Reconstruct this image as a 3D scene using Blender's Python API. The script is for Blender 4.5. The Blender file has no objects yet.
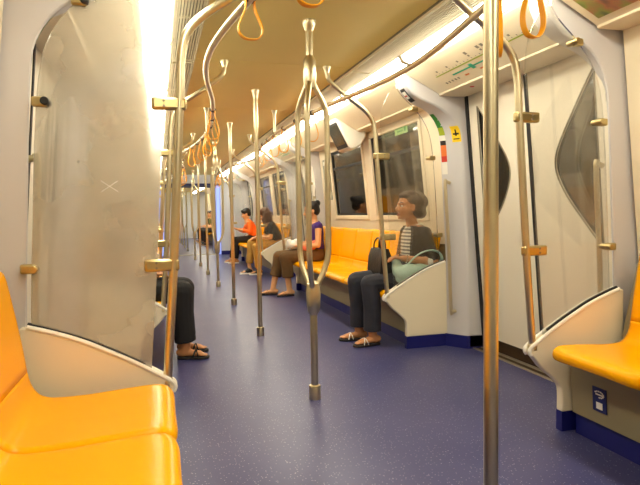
import bpy, bmesh, math, random
from mathutils import Vector, Matrix
random.seed(7)
C = bpy.context.scene.collection
sin, cos, pi = math.sin, math.cos, math.pi

# ------------------------------------------------------------------ materials
def lin(r, g, b):
    f = lambda c: (c/255/12.92) if c/255 <= 0.04045 else ((c/255+0.055)/1.055)**2.4
    return (f(r), f(g), f(b), 1)

def mat(name, col, rough=.5, metal=0, noise=0, nscale=20, bump=0, bscale=60, coat=0, spec=.5, sheen=0):
    m = bpy.data.materials.new(name); m.use_nodes = True
    nt = m.node_tree; b = nt.nodes['Principled BSDF']
    b.inputs['Base Color'].default_value = col
    b.inputs['Roughness'].default_value = rough
    b.inputs['Metallic'].default_value = metal
    b.inputs['Specular IOR Level'].default_value = spec
    b.inputs['Coat Weight'].default_value = coat
    b.inputs['Coat Roughness'].default_value = .15
    tc = nt.nodes.new('ShaderNodeTexCoord')
    if noise:
        n = nt.nodes.new('ShaderNodeTexNoise'); n.inputs['Scale'].default_value = nscale; n.inputs['Detail'].default_value = 4
        nt.links.new(tc.outputs['Object'], n.inputs['Vector'])
        r = nt.nodes.new('ShaderNodeValToRGB')
        lo = tuple(c*(1-noise) for c in col[:3]) + (1,); hi = tuple(min(1, c*(1+noise)) for c in col[:3]) + (1,)
        r.color_ramp.elements[0].position = .3; r.color_ramp.elements[0].color = lo
        r.color_ramp.elements[1].position = .7; r.color_ramp.elements[1].color = hi
        nt.links.new(n.outputs['Fac'], r.inputs['Fac']); nt.links.new(r.outputs['Color'], b.inputs['Base Color'])
    if bump:
        n2 = nt.nodes.new('ShaderNodeTexNoise'); n2.inputs['Scale'].default_value = bscale; n2.inputs['Detail'].default_value = 3
        nt.links.new(tc.outputs['Object'], n2.inputs['Vector'])
        bp = nt.nodes.new('ShaderNodeBump'); bp.inputs['Strength'].default_value = bump; bp.inputs['Distance'].default_value = .01
        nt.links.new(n2.outputs['Fac'], bp.inputs['Height']); nt.links.new(bp.outputs['Normal'], b.inputs['Normal'])
    return m

def emit(name, col, strength):
    m = bpy.data.materials.new(name); m.use_nodes = True
    nt = m.node_tree; nt.nodes.clear()
    e = nt.nodes.new('ShaderNodeEmission'); e.inputs['Color'].default_value = col; e.inputs['Strength'].default_value = strength
    o = nt.nodes.new('ShaderNodeOutputMaterial'); nt.links.new(e.outputs[0], o.inputs['Surface'])
    return m

def floor_mat():
    m = mat('floor_vinyl', lin(66, 68, 118), rough=.36, spec=.5)
    nt = m.node_tree; b = nt.nodes['Principled BSDF']
    tc = nt.nodes.new('ShaderNodeTexCoord')
    v = nt.nodes.new('ShaderNodeTexVoronoi'); v.inputs['Scale'].default_value = 80
    nt.links.new(tc.outputs['Object'], v.inputs['Vector'])
    r = nt.nodes.new('ShaderNodeValToRGB'); r.color_ramp.interpolation = 'LINEAR'
    r.color_ramp.elements[0].position = .16; r.color_ramp.elements[0].color = (1, 1, 1, 1)
    r.color_ramp.elements[1].position = .24; r.color_ramp.elements[1].color = (0, 0, 0, 1)
    nt.links.new(v.outputs['Distance'], r.inputs['Fac'])
    n = nt.nodes.new('ShaderNodeTexNoise'); n.inputs['Scale'].default_value = 2.2; n.inputs['Detail'].default_value = 5
    nt.links.new(tc.outputs['Object'], n.inputs['Vector'])
    r2 = nt.nodes.new('ShaderNodeValToRGB')
    r2.color_ramp.elements[0].position = .3; r2.color_ramp.elements[0].color = lin(54, 57, 104)
    r2.color_ramp.elements[1].position = .7; r2.color_ramp.elements[1].color = lin(67, 68, 112)
    nt.links.new(n.outputs['Fac'], r2.inputs['Fac'])
    # only some cells carry a pale fleck
    sep = nt.nodes.new('ShaderNodeSeparateColor'); nt.links.new(v.outputs['Color'], sep.inputs['Color'])
    gt = nt.nodes.new('ShaderNodeMath'); gt.operation = 'GREATER_THAN'; gt.inputs[1].default_value = .45
    nt.links.new(sep.outputs['Red'], gt.inputs[0])
    mu = nt.nodes.new('ShaderNodeMath'); mu.operation = 'MULTIPLY'
    nt.links.new(gt.outputs[0], mu.inputs[0]); nt.links.new(r.outputs['Color'], mu.inputs[1])
    mu2 = nt.nodes.new('ShaderNodeMath'); mu2.operation = 'MULTIPLY'; mu2.inputs[1].default_value = .55
    nt.links.new(mu.outputs[0], mu2.inputs[0])
    mix = nt.nodes.new('ShaderNodeMix'); mix.data_type = 'RGBA'
    nt.links.new(mu2.outputs[0], mix.inputs['Factor'])
    nt.links.new(r2.outputs['Color'], mix.inputs[6]); mix.inputs[7].default_value = lin(190, 185, 195)
    nt.links.new(mix.outputs[2], b.inputs['Base Color'])
    return m

def glass_mat(name, tr, refr, rough, tint):
    """scuffed plastic glazing: part clear, part scattering, part milky, with a clear sheen"""
    m = bpy.data.materials.new(name); m.use_nodes = True
    nt = m.node_tree; nt.nodes.clear()
    N = nt.nodes.new
    t = N('ShaderNodeBsdfTransparent'); t.inputs['Color'].default_value = (.97, .97, .95, 1)
    rf = N('ShaderNodeBsdfRefraction'); rf.inputs['Roughness'].default_value = rough; rf.inputs['IOR'].default_value = 1.25
    rf.inputs['Color'].default_value = (.97, .97, .95, 1)
    d = N('ShaderNodeBsdfDiffuse'); d.inputs['Color'].default_value = tint
    tl = N('ShaderNodeBsdfTranslucent'); tl.inputs['Color'].default_value = tint
    g = N('ShaderNodeBsdfGlossy'); g.inputs['Roughness'].default_value = .12
    dm = N('ShaderNodeMixShader'); dm.inputs[0].default_value = .5
    nt.links.new(d.outputs[0], dm.inputs[1]); nt.links.new(tl.outputs[0], dm.inputs[2])
    m1 = N('ShaderNodeMixShader'); m1.inputs[0].default_value = refr/(tr+refr)
    nt.links.new(t.outputs[0], m1.inputs[1]); nt.links.new(rf.outputs[0], m1.inputs[2])
    tc = N('ShaderNodeTexCoord'); n = N('ShaderNodeTexNoise'); n.inputs['Scale'].default_value = 3; n.inputs['Detail'].default_value = 6
    nt.links.new(tc.outputs['Object'], n.inputs['Vector'])
    mr = N('ShaderNodeMapRange'); milk = 1-tr-refr
    mr.inputs['From Min'].default_value = .3; mr.inputs['From Max'].default_value = .7
    mr.inputs['To Min'].default_value = milk*.85; mr.inputs['To Max'].default_value = milk*1.15
    nt.links.new(n.outputs['Fac'], mr.inputs['Value'])
    m2 = N('ShaderNodeMixShader'); nt.links.new(mr.outputs[0], m2.inputs[0])
    nt.links.new(m1.outputs[0], m2.inputs[1]); nt.links.new(dm.outputs[0], m2.inputs[2])
    fr = N('ShaderNodeFresnel'); fr.inputs['IOR'].default_value = 1.3
    m3 = N('ShaderNodeMixShader'); nt.links.new(fr.outputs[0], m3.inputs[0])
    nt.links.new(m2.outputs[0], m3.inputs[1]); nt.links.new(g.outputs[0], m3.inputs[2])
    o = N('ShaderNodeOutputMaterial'); nt.links.new(m3.outputs[0], o.inputs['Surface'])
    return m

def stripes_mat(name, c1, c2, scale):
    m = mat(name, c1, .8); nt = m.node_tree; b = nt.nodes['Principled BSDF']
    tc = nt.nodes.new('ShaderNodeTexCoord'); w = nt.nodes.new('ShaderNodeTexWave')
    w.bands_direction = 'Z'; w.inputs['Scale'].default_value = scale
    nt.links.new(tc.outputs['Object'], w.inputs['Vector'])
    r = nt.nodes.new('ShaderNodeValToRGB'); r.color_ramp.elements[0].position = .45; r.color_ramp.elements[1].position = .55
    r.color_ramp.elements[0].color = c1; r.color_ramp.elements[1].color = c2
    nt.links.new(w.outputs['Fac'], r.inputs['Fac']); nt.links.new(r.outputs['Color'], b.inputs['Base Color'])
    return m

def patches_mat(name, cols, scale):
    m = mat(name, cols[0], .4); nt = m.node_tree; b = nt.nodes['Principled BSDF']
    tc = nt.nodes.new('ShaderNodeTexCoord'); n = nt.nodes.new('ShaderNodeTexNoise'); n.inputs['Scale'].default_value = scale; n.inputs['Detail'].default_value = 1.5
    nt.links.new(tc.outputs['Object'], n.inputs['Vector'])
    r = nt.nodes.new('ShaderNodeValToRGB'); cr = r.color_ramp
    while len(cr.elements) < len(cols): cr.elements.new(.5)
    for i, c in enumerate(cols):
        cr.elements[i].position = .3+.4*i/(len(cols)-1); cr.elements[i].color = c
    nt.links.new(n.outputs['Fac'], r.inputs['Fac']); nt.links.new(r.outputs['Color'], b.inputs['Base Color'])
    return m

M = {}
M['floor'] = floor_mat()
M['ceil'] = mat('ceiling_panel', lin(238, 218, 134), .55, noise=.02, nscale=2)
M['wall'] = mat('wall_laminate', lin(232, 220, 192), .4, noise=.02, nscale=3)
M['post'] = mat('post_paint', lin(204, 201, 202), .38)
M['door'] = mat('door_paint', lin(232, 224, 205), .4)
M['cove'] = mat('cove_panel', lin(230, 216, 184), .45)
M['white'] = mat('white_plastic', lin(238, 234, 222), .4)
M['divider'] = mat('divider_plastic', lin(236, 224, 196), .42)
M['steel'] = mat('brushed_steel', lin(214, 202, 168), .31, 1, noise=.03, nscale=30)
M['clip'] = mat('clip_metal', lin(196, 178, 128), .3, 1)
M['chrome'] = mat('chrome', lin(215, 210, 200), .18, 1)
M['seat'] = mat('seat_plastic', lin(252, 176, 0), .24, noise=.02, nscale=6, spec=.14)
M['strap'] = mat('strap_webbing', lin(246, 172, 10), .5)
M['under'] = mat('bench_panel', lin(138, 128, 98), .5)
M['blue'] = mat('blue_kick', lin(20, 24, 104), .4)
M['black'] = mat('black_rubber', lin(18, 17, 18), .55)
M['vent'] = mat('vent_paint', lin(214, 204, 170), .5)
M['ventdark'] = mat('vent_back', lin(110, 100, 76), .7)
M['lamp'] = emit('lamp_diffuser', (1, .925, .73, 1), 19.0)
M['lampframe'] = mat('lamp_frame', lin(214, 204, 176), .45)
M['glass'] = glass_mat('scuffed_glazing', .86, .105, .08, lin(232, 220, 192))
M['glassl'] = glass_mat('milky_glazing', .32, .33, .18, lin(220, 210, 192))
M['pane'] = mat('night_pane', lin(16, 14, 12), .06, spec=.6)
M['bronze'] = mat('bronze_plinth', lin(70, 52, 32), .4, .3)
M['sill'] = mat('aluminium_sill', lin(196, 188, 170), .35, .8)
M['grip'] = mat('hand_bar', lin(206, 192, 160), .35, .9)
M['screen'] = mat('screen_glass', lin(52, 58, 54), .12)
M['yellow'] = mat('yellow_vinyl', lin(245, 205, 20), .5)
M['green'] = mat('green_vinyl', lin(64, 140, 58), .5)
M['lime'] = mat('lime_vinyl', lin(160, 178, 40), .5)
M['teal'] = mat('teal_vinyl', lin(60, 190, 150), .5)
M['red'] = mat('red_vinyl', lin(205, 58, 40), .5)
M['orange'] = mat('orange_vinyl', lin(226, 120, 50), .5)
M['paper'] = mat('paper_white', lin(236, 232, 222), .6)
M['greymark'] = mat('grey_mark', lin(140, 130, 110), .6)
M['palegreen'] = mat('pale_green_vinyl', lin(150, 190, 120), .5)
M['navy'] = mat('navy_vinyl', lin(22, 32, 92), .45)
M['advert'] = patches_mat('advert_print', [lin(60, 90, 30), lin(150, 160, 40), lin(196, 120, 60), lin(110, 70, 40), lin(190, 170, 200)], 9)
M['poster'] = patches_mat('poster_print', [lin(120, 125, 110), lin(160, 160, 140), lin(190, 186, 160)], 14)
M['gang'] = mat('gangway_blue', lin(170, 186, 240), .4)
M['gangdark'] = mat('gangway_lintel', lin(52, 58, 110), .5)
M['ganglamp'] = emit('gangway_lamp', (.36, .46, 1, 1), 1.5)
# people
M['skin1'] = mat('skin_tan', lin(196, 136, 88), .5, noise=.05, nscale=25)
M['skin2'] = mat('skin_light', lin(224, 168, 118), .5, noise=.05, nscale=25)
M['hairgrey'] = mat('hair_brown_grey', lin(82, 62, 40), .6, noise=.35, nscale=60, bump=.8, bscale=90)
M['hairblack'] = mat('hair_black', lin(20, 16, 16), .45, noise=.3, nscale=60, bump=.6, bscale=80)
M['hairbrown'] = mat('hair_brown', lin(84, 44, 22), .45, noise=.3, nscale=50, bump=.6, bscale=80)
M['eyew'] = mat('eye_white', lin(230, 225, 215), .3)
M['dark'] = mat('dark_feature', lin(30, 20, 16), .4)
M['lip'] = mat('lip', lin(160, 84, 66), .5)
M['cardigan'] = mat('cardigan_knit', lin(48, 34, 22), .85, noise=.2, nscale=40, bump=.4, bscale=150)
M['stripe'] = stripes_mat('striped_knit', lin(226, 220, 206), lin(120, 116, 112), 11)
M['tealcloth'] = mat('teal_cloth', lin(206, 238, 226), .8, noise=.08, nscale=12, bump=.6, bscale=14)
M['jeans'] = mat('dark_denim', lin(42, 43, 54), .8, noise=.25, nscale=9, bump=.4, bscale=25)
M['leather'] = mat('black_leather', lin(22, 20, 20), .4, bump=.3, bscale=40)
M['whitecloth'] = mat('white_cloth', lin(238, 234, 226), .8)
M['purple'] = mat('purple_jersey', lin(70, 34, 120), .75, noise=.12, nscale=10, bump=.4, bscale=18)
M['brownpants'] = mat('brown_twill', lin(98, 72, 38), .85, noise=.12, nscale=10, bump=.4, bscale=18)
M['pink'] = mat('salmon_cloth', lin(226, 120, 90), .8)
M['tansandal'] = mat('tan_leather', lin(186, 130, 80), .55)
M['blackshirt'] = mat('black_jersey', lin(24, 22, 28), .8, bump=.4, bscale=20)
M['khaki'] = mat('khaki_twill', lin(196, 150, 70), .85, noise=.1, nscale=10)
M['orangeshirt'] = mat('orange_knit', lin(252, 118, 34), .8, noise=.05, nscale=14, bump=.4, bscale=20)
M['blacktrouser'] = mat('black_trouser', lin(22, 20, 22), .8, bump=.4, bscale=20)
M['greyshirt'] = mat('grey_shirt', lin(120, 118, 116), .8)
M['oliveshirt'] = mat('olive_shirt', lin(120, 120, 60), .8)
M['sandal'] = mat('dark_sole', lin(34, 28, 26), .6)
M['plaster'] = mat('end_panel', lin(216, 220, 232), .45)

# ------------------------------------------------------------------ mesh helpers
def BM(): return bmesh.new()

def box(bm, x0, x1, y0, y1, z0, z1):
    v = [bm.verts.new((x, y, z)) for x in (x0, x1) for y in (y0, y1) for z in (z0, z1)]
    for f in ((0, 1, 3, 2), (4, 6, 7, 5), (0, 4, 5, 1), (2, 3, 7, 6), (0, 2, 6, 4), (1, 5, 7, 3)):
        bm.faces.new([v[i] for i in f])

def prism(bm, poly, y0, y1, poly2=None):
    """polygon in (x,z) swept along y; poly2 is the outline at y1"""
    p2 = poly2 or poly
    a = [bm.verts.new((x, y0, z)) for x, z in poly]; b = [bm.verts.new((x, y1, z)) for x, z in p2]
    n = len(poly)
    for i in range(n):
        j = (i+1) % n
        bm.faces.new((a[i], a[j], b[j], b[i]))
    bm.faces.new(a[::-1]); bm.faces.new(b)

def spline(pts, k=6):
    P = [Vector(p) for p in pts]
    P = [2*P[0]-P[1]] + P + [2*P[-1]-P[-2]]
    out = []
    for i in range(1, len(P)-2):
        for t in range(k):
            u = t/k
            a, b, c, d = P[i-1], P[i], P[i+1], P[i+2]
            out.append(.5*((2*b)+(c-a)*u+(2*a-5*b+4*c-d)*u*u+(3*b-a-3*c+d)*u**3))
    out.append(P[-2])
    return out

def tube(bm, pts, r, n=12, flat=None):
    pts = [Vector(p) for p in pts]
    rs = r if isinstance(r, (list, tuple)) else [r]*len(pts)
    t0 = (pts[1]-pts[0]).normalized()
    ref = Vector((0, 0, 1)) if abs(t0.z) < .9 else Vector((1, 0, 0))
    nrm = t0.cross(ref).normalized()
    rings = []
    for i, p in enumerate(pts):
        t = (pts[min(i+1, len(pts)-1)]-pts[max(i-1, 0)]).normalized()
        nrm = (nrm - t*nrm.dot(t)).normalized()
        bn = t.cross(nrm)
        w = flat or (1, 1)
        rings.append([bm.verts.new(p + rs[i]*(w[0]*cos(2*pi*k/n)*nrm + w[1]*sin(2*pi*k/n)*bn)) for k in range(n)])
    for a, b in zip(rings, rings[1:]):
        for k in range(n):
            bm.faces.new((a[k], a[(k+1) % n], b[(k+1) % n], b[k]))
    bm.faces.new(rings[0][::-1]); bm.faces.new(rings[-1])

def lathe(bm, c, prof, n=20):
    c = Vector(c)
    rings = [[bm.verts.new(c+Vector((r*cos(2*pi*k/n), r*sin(2*pi*k/n), z))) for k in range(n)] for r, z in prof]
    for a, b in zip(rings, rings[1:]):
        for k in range(n):
            bm.faces.new((a[k], a[(k+1) % n], b[(k+1) % n], b[k]))
    bm.faces.new(rings[0][::-1]); bm.faces.new(rings[-1])

def ell(bm, c, r, rot=None, seg=16):
    mx = Matrix.Translation(Vector(c)) @ (rot.to_4x4() if rot else Matrix.Identity(4)) @ Matrix.Diagonal((r[0], r[1], r[2], 1))
    bmesh.ops.create_uvsphere(bm, u_segments=seg, v_segments=max(6, seg//2+2), radius=1, matrix=mx)

def caps(bm, p0, p1, r0, r1, n=12):
    """tapered capsule"""
    p0, p1 = Vector(p0), Vector(p1)
    d = p1-p0; L = d.length
    if L < 1e-6: return
    d /= L; pts = []; rs = []
    for k in range(5):
        a = pi/2*(k/4); pts.append(p0 - d*r0*cos(a)); rs.append(max(r0*sin(a), r0*.08))
    for k in range(5):
        a = pi/2*(1-k/4); pts.append(p1 + d*r1*cos(a)); rs.append(max(r1*sin(a), r1*.08))
    tube(bm, pts, rs, n)

def chain(bm, pts, rs, n=12):
    for i in range(len(pts)-1): caps(bm, pts[i], pts[i+1], rs[i], rs[i+1], n)

def rings_loft(bm, rings):
    """closed solid through rings of equal vertex count"""
    V = [[bm.verts.new(p) for p in r] for r in rings]
    n = len(V[0])
    for a, b in zip(V, V[1:]):
        for k in range(n): bm.faces.new((a[k], a[(k+1) % n], b[(k+1) % n], b[k]))
    bm.faces.new(V[0][::-1]); bm.faces.new(V[-1])

def obj(name, bm, m, parent=None, bevel=0, angle=35, segs=2):
    bmesh.ops.recalc_face_normals(bm, faces=bm.faces)
    me = bpy.data.meshes.new(name); bm.to_mesh(me); bm.free()
    return mesh_obj(name, me, m, parent, bevel, angle, segs)

def mesh_obj(name, me, m, parent=None, bevel=0, angle=35, segs=2):
    me.materials.clear(); me.materials.append(M[m] if isinstance(m, str) else m)
    for p in me.polygons: p.use_smooth = True
    me.set_sharp_from_angle(angle=math.radians(angle))
    o = bpy.data.objects.new(name, me); C.objects.link(o)
    if parent: o.parent = parent
    if bevel:
        b = o.modifiers.new('bevel', 'BEVEL'); b.width = bevel; b.segments = segs; b.limit_method = 'ANGLE'; b.angle_limit = math.radians(40)
        b.harden_normals = False
    return o

def blob(name, bm, m, parent, voxel, smooth=4):
    """union of the closed shapes in bm as one continuous skin"""
    bmesh.ops.recalc_face_normals(bm, faces=bm.faces)
    me = bpy.data.meshes.new('tmp'); bm.to_mesh(me); bm.free()
    t = bpy.data.objects.new('tmp', me); C.objects.link(t)
    r = t.modifiers.new('r', 'REMESH'); r.mode = 'VOXEL'; r.voxel_size = voxel
    s = t.modifiers.new('s', 'SMOOTH'); s.factor = .5; s.iterations = smooth
    dg = bpy.context.evaluated_depsgraph_get(); dg.update()
    nm = bpy.data.meshes.new_from_object(t.evaluated_get(dg))
    nm.name = name
    bpy.data.objects.remove(t); bpy.data.meshes.remove(me)
    return mesh_obj(name, nm, m, parent, angle=180)

def tag(o, label, cat, group=None):
    o['label'] = label; o['category'] = cat
    if group: o['group'] = group
    return o

def thing(name, label, cat, loc=(0, 0, 0), rotz=0, group=None):
    o = bpy.data.objects.new(name, None); C.objects.link(o)
    o.location = loc; o.rotation_euler = (0, 0, rotz); o.empty_display_size = .1
    return tag(o, label, cat, group)

def struct(o):
    o['kind'] = 'structure'; return o

def sroot(name, loc=(0, 0, 0)):
    o = bpy.data.objects.new(name, None); C.objects.link(o); o.location = loc
    return struct(o)

def dup(root, loc, label=None, group=None, rotz=None):
    r = root.copy(); C.objects.link(r); r.location = loc
    if rotz is not None: r.rotation_euler = (0, 0, rotz)
    if label: r['label'] = label
    if group: r['group'] = group
    for ch in list(root.children):
        c = ch.copy(); C.objects.link(c); c.parent = r
        for g in list(ch.children):
            d = g.copy(); C.objects.link(d); d.parent = c
    return r

ORD = ['first', 'second', 'third', 'fourth', 'fifth', 'sixth', 'seventh', 'eighth', 'ninth', 'tenth', 'eleventh', 'twelfth']
SIDE = {1: 'right', -1: 'left'}

# ------------------------------------------------------------------ layout of the car
P = 5.3526                       # door pitch
D0, D1 = 2.25, 4.0               # divider planes either side of the first door
DC = 3.14                        # first door centre
SEG = 1.784
H = 2.15
YB, YE = -2.6, 27.0              # ends of what is built
END = 15.3                       # car end wall
wx = lambda z: 1.55-.10*z        # bench wall
dx = lambda z: 1.585-.082*z      # door plane

# ---- floor, ceiling
b = BM(); box(b, -1.7, 1.7, YB, YE, -.06, 0); struct(obj('floor', b, 'floor'))
b = BM()
y = D1 - 4*SEG
while y < YE:
    box(b, -.57, .57, y+.003, min(y+SEG-.003, YE), H, H+.02); y += SEG
box(b, -1.7, 1.7, YB, YE, H+.02, H+.06)
struct(obj('ceiling', b, 'ceil'))
b = BM(); box(b, -1.75, 1.75, YB-.05, YB, 0, H+.05); struct(obj('wall_back', b, 'wall'))
b = BM(); box(b, -1.75, 1.75, YE, YE+.05, 0, H+.05); struct(obj('wall_front', b, 'plaster'))

# ---- side walls with window openings, per bench bay
BAYS = [(-1.3526, 2.25), (4.0, 7.6026), (9.3526, 12.955)]
CAR2 = [(19.6, 23.2)]
WZ0, WZ1 = 1.02, 1.88
def bay_windows(y0, y1):
    c = (y0+y1)/2; return [(c-1.32, c-.12), (c+.12, c+1.32)]

def slab(bm, s, y0, y1, z0, z1, t=.05, f=wx):
    prism(bm, [(s*f(z0), z0), (s*f(z1), z1), (s*(f(z1)+t), z1), (s*(f(z0)+t), z0)], y0, y1)

winno = 0
for s in (1, -1):
    b = BM()
    for y0, y1 in BAYS+CAR2:
        slab(b, s, y0, y1, 0, WZ0); slab(b, s, y0, y1, WZ1, 2.02)
        ws = bay_windows(y0, y1)
        edges = [y0] + [e for w in ws for e in w] + [y1]
        for i in range(0, len(edges), 2): slab(b, s, edges[i], edges[i+1], WZ0, WZ1)
    # beyond the last door and around the doors: plain outer skin
    slab(b, s, 14.72, END, 0, 2.02); slab(b, s, 16.5, 17.9, 0, 2.02); slab(b, s, 24.9, YE, 0, 2.02)
    slab(b, s, YB, -3.0526+1.6, 0, 2.02)
    struct(obj('wall_'+SIDE[s], b, 'wall'))
    for y0, y1 in BAYS+CAR2:
        if s == -1 and y0 < 0: continue
        for w0, w1 in bay_windows(y0, y1):
            winno += 1
            r = sroot('window_%d' % winno)
            b = BM(); o = -.012
            f = lambda z: wx(z)+o
            slab(b, s, w0-.03, w0+.02, WZ0-.03, WZ1+.03, .05, f); slab(b, s, w1-.02, w1+.03, WZ0-.03, WZ1+.03, .05, f)
            slab(b, s, w0+.02, w1-.02, WZ0-.03, WZ0+.02, .05, f); slab(b, s, w0+.02, w1-.02, WZ1-.02, WZ1+.03, .05, f)
            obj('window_frame', b, 'wall', r, bevel=.006)
            b = BM(); f2 = lambda z: wx(z)+.012
            slab(b, s, w0+.02, w1-.02, 1.63, 1.66, .02, f2)
            slab(b, s, w0+.02, w0+.05, WZ0+.02, WZ1-.02, .02, f2); slab(b, s, w1-.05, w1-.02, WZ0+.02, WZ1-.02, .02, f2)
            slab(b, s, w0+.05, w1-.05, WZ0+.02, WZ0+.045, .02, f2)
            slab(b, s, w0+.05, w1-.05, WZ1-.05, WZ1-.02, .02, f2)
            obj('window_bar', b, 'black', r)
            b = BM(); f3 = lambda z: wx(z)+.025
            slab(b, s, w0+.0, w1-.0, WZ0, WZ1, .008, f3)
            obj('window_pane', b, 'pane', r)

# ---- posts with the curved head, either side of each door
CIN = [(1.345, 0), (1.335, .67), (1.31, 1.20), (1.29, 1.56), (1.262, 1.72), (1.178, 1.838), (1.04, 1.905), (.965, 1.97), (.925, 2.04), (.915, 2.095)]
cin = [(v.x, v.z) for v in spline([(x, 0, z) for x, z in CIN], 3)]
def post(s, y0, y1, name):
    """y0 = divider side, y1 = door side"""
    outer = [(.93, 2.16), (1.35, 2.16), (1.60, 1.9), (1.66, 0)]
    A = [(s*x, z) for x, z in cin] + [(s*x, z) for x, z in outer]
    def door(x, z):
        k = max(0, min(1, (1.95-z)/.25))
        return (s*(x+.11*k), z)
    B = [door(x, z) for x, z in cin] + [(s*x, z) for x, z in outer]
    b = BM(); prism(b, A, y0, y1, B)
    o = struct(obj(name, b, 'post', None, bevel=.012, angle=50))
    # blue skirting at its foot
    b = BM()
    prism(b, [(s*1.335, 0), (s*1.338, .10), (s*1.46, .10), (s*1.46, 0)], min(y0, y1)-.006, max(y0, y1)+.006) if False else \
        prism(b, [(s*1.337, 0), (s*1.334, .10), (s*1.55, .10), (s*1.55, 0)], y0, y1, [(s*1.442, 0), (s*1.440, .10), (s*1.65, .10), (s*1.65, 0)])
    obj('skirting', b, 'blue', o)
    return o

DOORS = [3.10, 3.10+P, 3.10+2*P]
trim = 0
posts = {}
for s in (1, -1):
    for k in range(3):
        for y0, y1 in ((D0+k*P+.02, D0+k*P+.14), (D1+k*P-.02, D1+k*P-.175)):
            trim += 1
            posts[(s, k, y1 < y0)] = post(s, y0, y1, 'trim_%d' % trim)

# ---- doors
WPROF = [(.575, 1.84), (.52, 1.78), (.42, 1.66), (.31, 1.52), (.245, 1.42), (.225, 1.34), (.245, 1.26), (.31, 1.15), (.42, 1.02), (.52, .91), (.575, .86)]
wprof = [(v.x, v.z) for v in spline([(a, 0, z) for a, z in WPROF], 3)]
def door(s, yc, n):
    r = sroot('door_%d' % n, (0, yc, 0))
    for d in (-1, 1):
        # leaf with its window cut out as an outline ring
        b = BM()
        outer = [(.006, .10), (.69, .10), (.69, 1.98), (.006, 1.98)]
        def P3(a, z, o=0): return Vector((s*(dx(z)+o), d*a, z))
        # face bridged between the outline and the window outline
        m = len(wprof)
        zs = wprof
        front = []
        inner = [b.verts.new(P3(a, z)) for a, z in zs]
        innerb = [b.verts.new(P3(a, z, .03)) for a, z in zs]
        def strip(pairs):
            for (v0, w0), (v1, w1) in zip(pairs, pairs[1:]): b.faces.new((v0, v1, w1, w0))
        # seam-side strip
        left = [b.verts.new(P3(.006, z)) for a, z in zs]
        strip(list(zip(inner, left)))
        # outer strip
        right = [b.verts.new(P3(.69, z)) for z in (1.84, .86)]
        b.faces.new((inner[0], right[0], right[1], inner[-1]))
        tl, tr_ = b.verts.new(P3(.006, 1.98)), b.verts.new(P3(.69, 1.98))
        b.faces.new((left[0], tl, tr_, right[0], inner[0]))
        bl, br_ = b.verts.new(P3(.006, .10)), b.verts.new(P3(.69, .10))
        b.faces.new((left[-1], inner[-1], right[-1], br_, bl))
        for i in range(m):
            j = (i+1) % m
            b.faces.new((inner[i], inner[j], innerb[j], innerb[i]))
        # edges turned back
        for (v0, q0), (v1, q1) in (((tl, (.006, 1.98)), (bl, (.006, .10))), ((tr_, (.69, 1.98)), (br_, (.69, .10))), ((bl, (.006, .10)), (br_, (.69, .10)))):
            b.faces.new((v0, v1, b.verts.new(P3(*q1, .04)), b.verts.new(P3(*q0, .04))))
        leaf = obj('door_leaf', b, 'door', r, angle=30)
        b = BM()
        vs = [b.verts.new(P3(.4+(a-.4)*1.04, 1.35+(z-1.35)*1.02, .012)) for a, z in wprof]
        b.faces.new(vs)
        vb = [b.verts.new(P3(.4+(a-.4)*1.04, 1.35+(z-1.35)*1.02, .020)) for a, z in wprof]
        b.faces.new(vb[::-1])
        for i in range(m): b.faces.new((vs[i], vs[(i+1) % m], vb[(i+1) % m], vb[i]))
        obj('window_pane', b, 'pane', leaf)
        b = BM()
        tube(b, [P3(a, z, -.001) for a, z in wprof]+[P3(*wprof[0], -.001)], .005, 6)
        obj('window_gasket', b, 'greymark', leaf)
    b = BM()
    for d in (-1, 1): slab(b, s, d*.70-.016, d*.70+.016, .10, 1.98, .05, lambda z: dx(z)-.012)
    slab(b, s, -.72, .72, 1.955, 1.985, .05, lambda z: dx(z)-.012)
    obj('door_frame_seal', b, 'black', r)
    b = BM(); slab(b, s, -.016, .016, .10, 1.96, .03, lambda z: dx(z)-.006); obj('centre_seal', b, 'black', r)
    b = BM(); slab(b, s, -.72, .72, 0.0, .11, .05, lambda z: dx(z)+.02); obj('door_plinth', b, 'bronze', r)
    # threshold: two metal strips and a dark groove
    b = BM(); box(b, *sorted((s*1.485, s*1.510)), -.72, .72, 0, .008); obj('threshold_strip', b, 'sill', r, bevel=.002)
    b = BM(); box(b, *sorted((s*1.511, s*1.555)), -.72, .72, 0, .004); obj('threshold_groove', b, 'bronze', r)
    b = BM(); box(b, *sorted((s*1.556, s*1.59)), -.72, .72, 0, .008); obj('threshold_strip', b, 'sill', r, bevel=.002)
    return r
n = 0
for k in range(3):
    for s in (1, -1):
        n += 1; door(s, DOORS[k], n)

# ---- cove panels over the benches, header panels over the doors
COVE = [(.91, 2.090), (1.185, 1.955), (1.20, 1.945), (1.20, 1.935), (1.21, 1.932), (1.36, 1.935), (1.36, 2.0), (1.05, 2.13), (.91, 2.13)]
def cove(s, y0, y1, name, ext=0):
    b = BM(); prof = [(s*(x+(ext if x > 1.3 else 0)), z) for x, z in COVE]
    prism(b, prof, y0, y1); return obj(name, b, 'cove', bevel=.004)
t = trim
for s in (1, -1):
    for y0, y1 in BAYS+CAR2:
        t += 1; struct(cove(s, y0+.0, y1, 'trim_%d' % t))
panels = {}
WHERE = {0: 'nearest', 1: 'second', 2: 'third'}
for k in range(3):
    for s in (1, -1):
        o = cove(s, DOORS[k]-.72, DOORS[k]+.72, 'route_map_panel', .12)
        tag(o, 'cream sloping panel with route lines over the %s %s door' % (WHERE[k], SIDE[s]) , 'route map', 'sloping header panels over the doors')
        panels[(s, k)] = o
        if s == 1: continue
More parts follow.
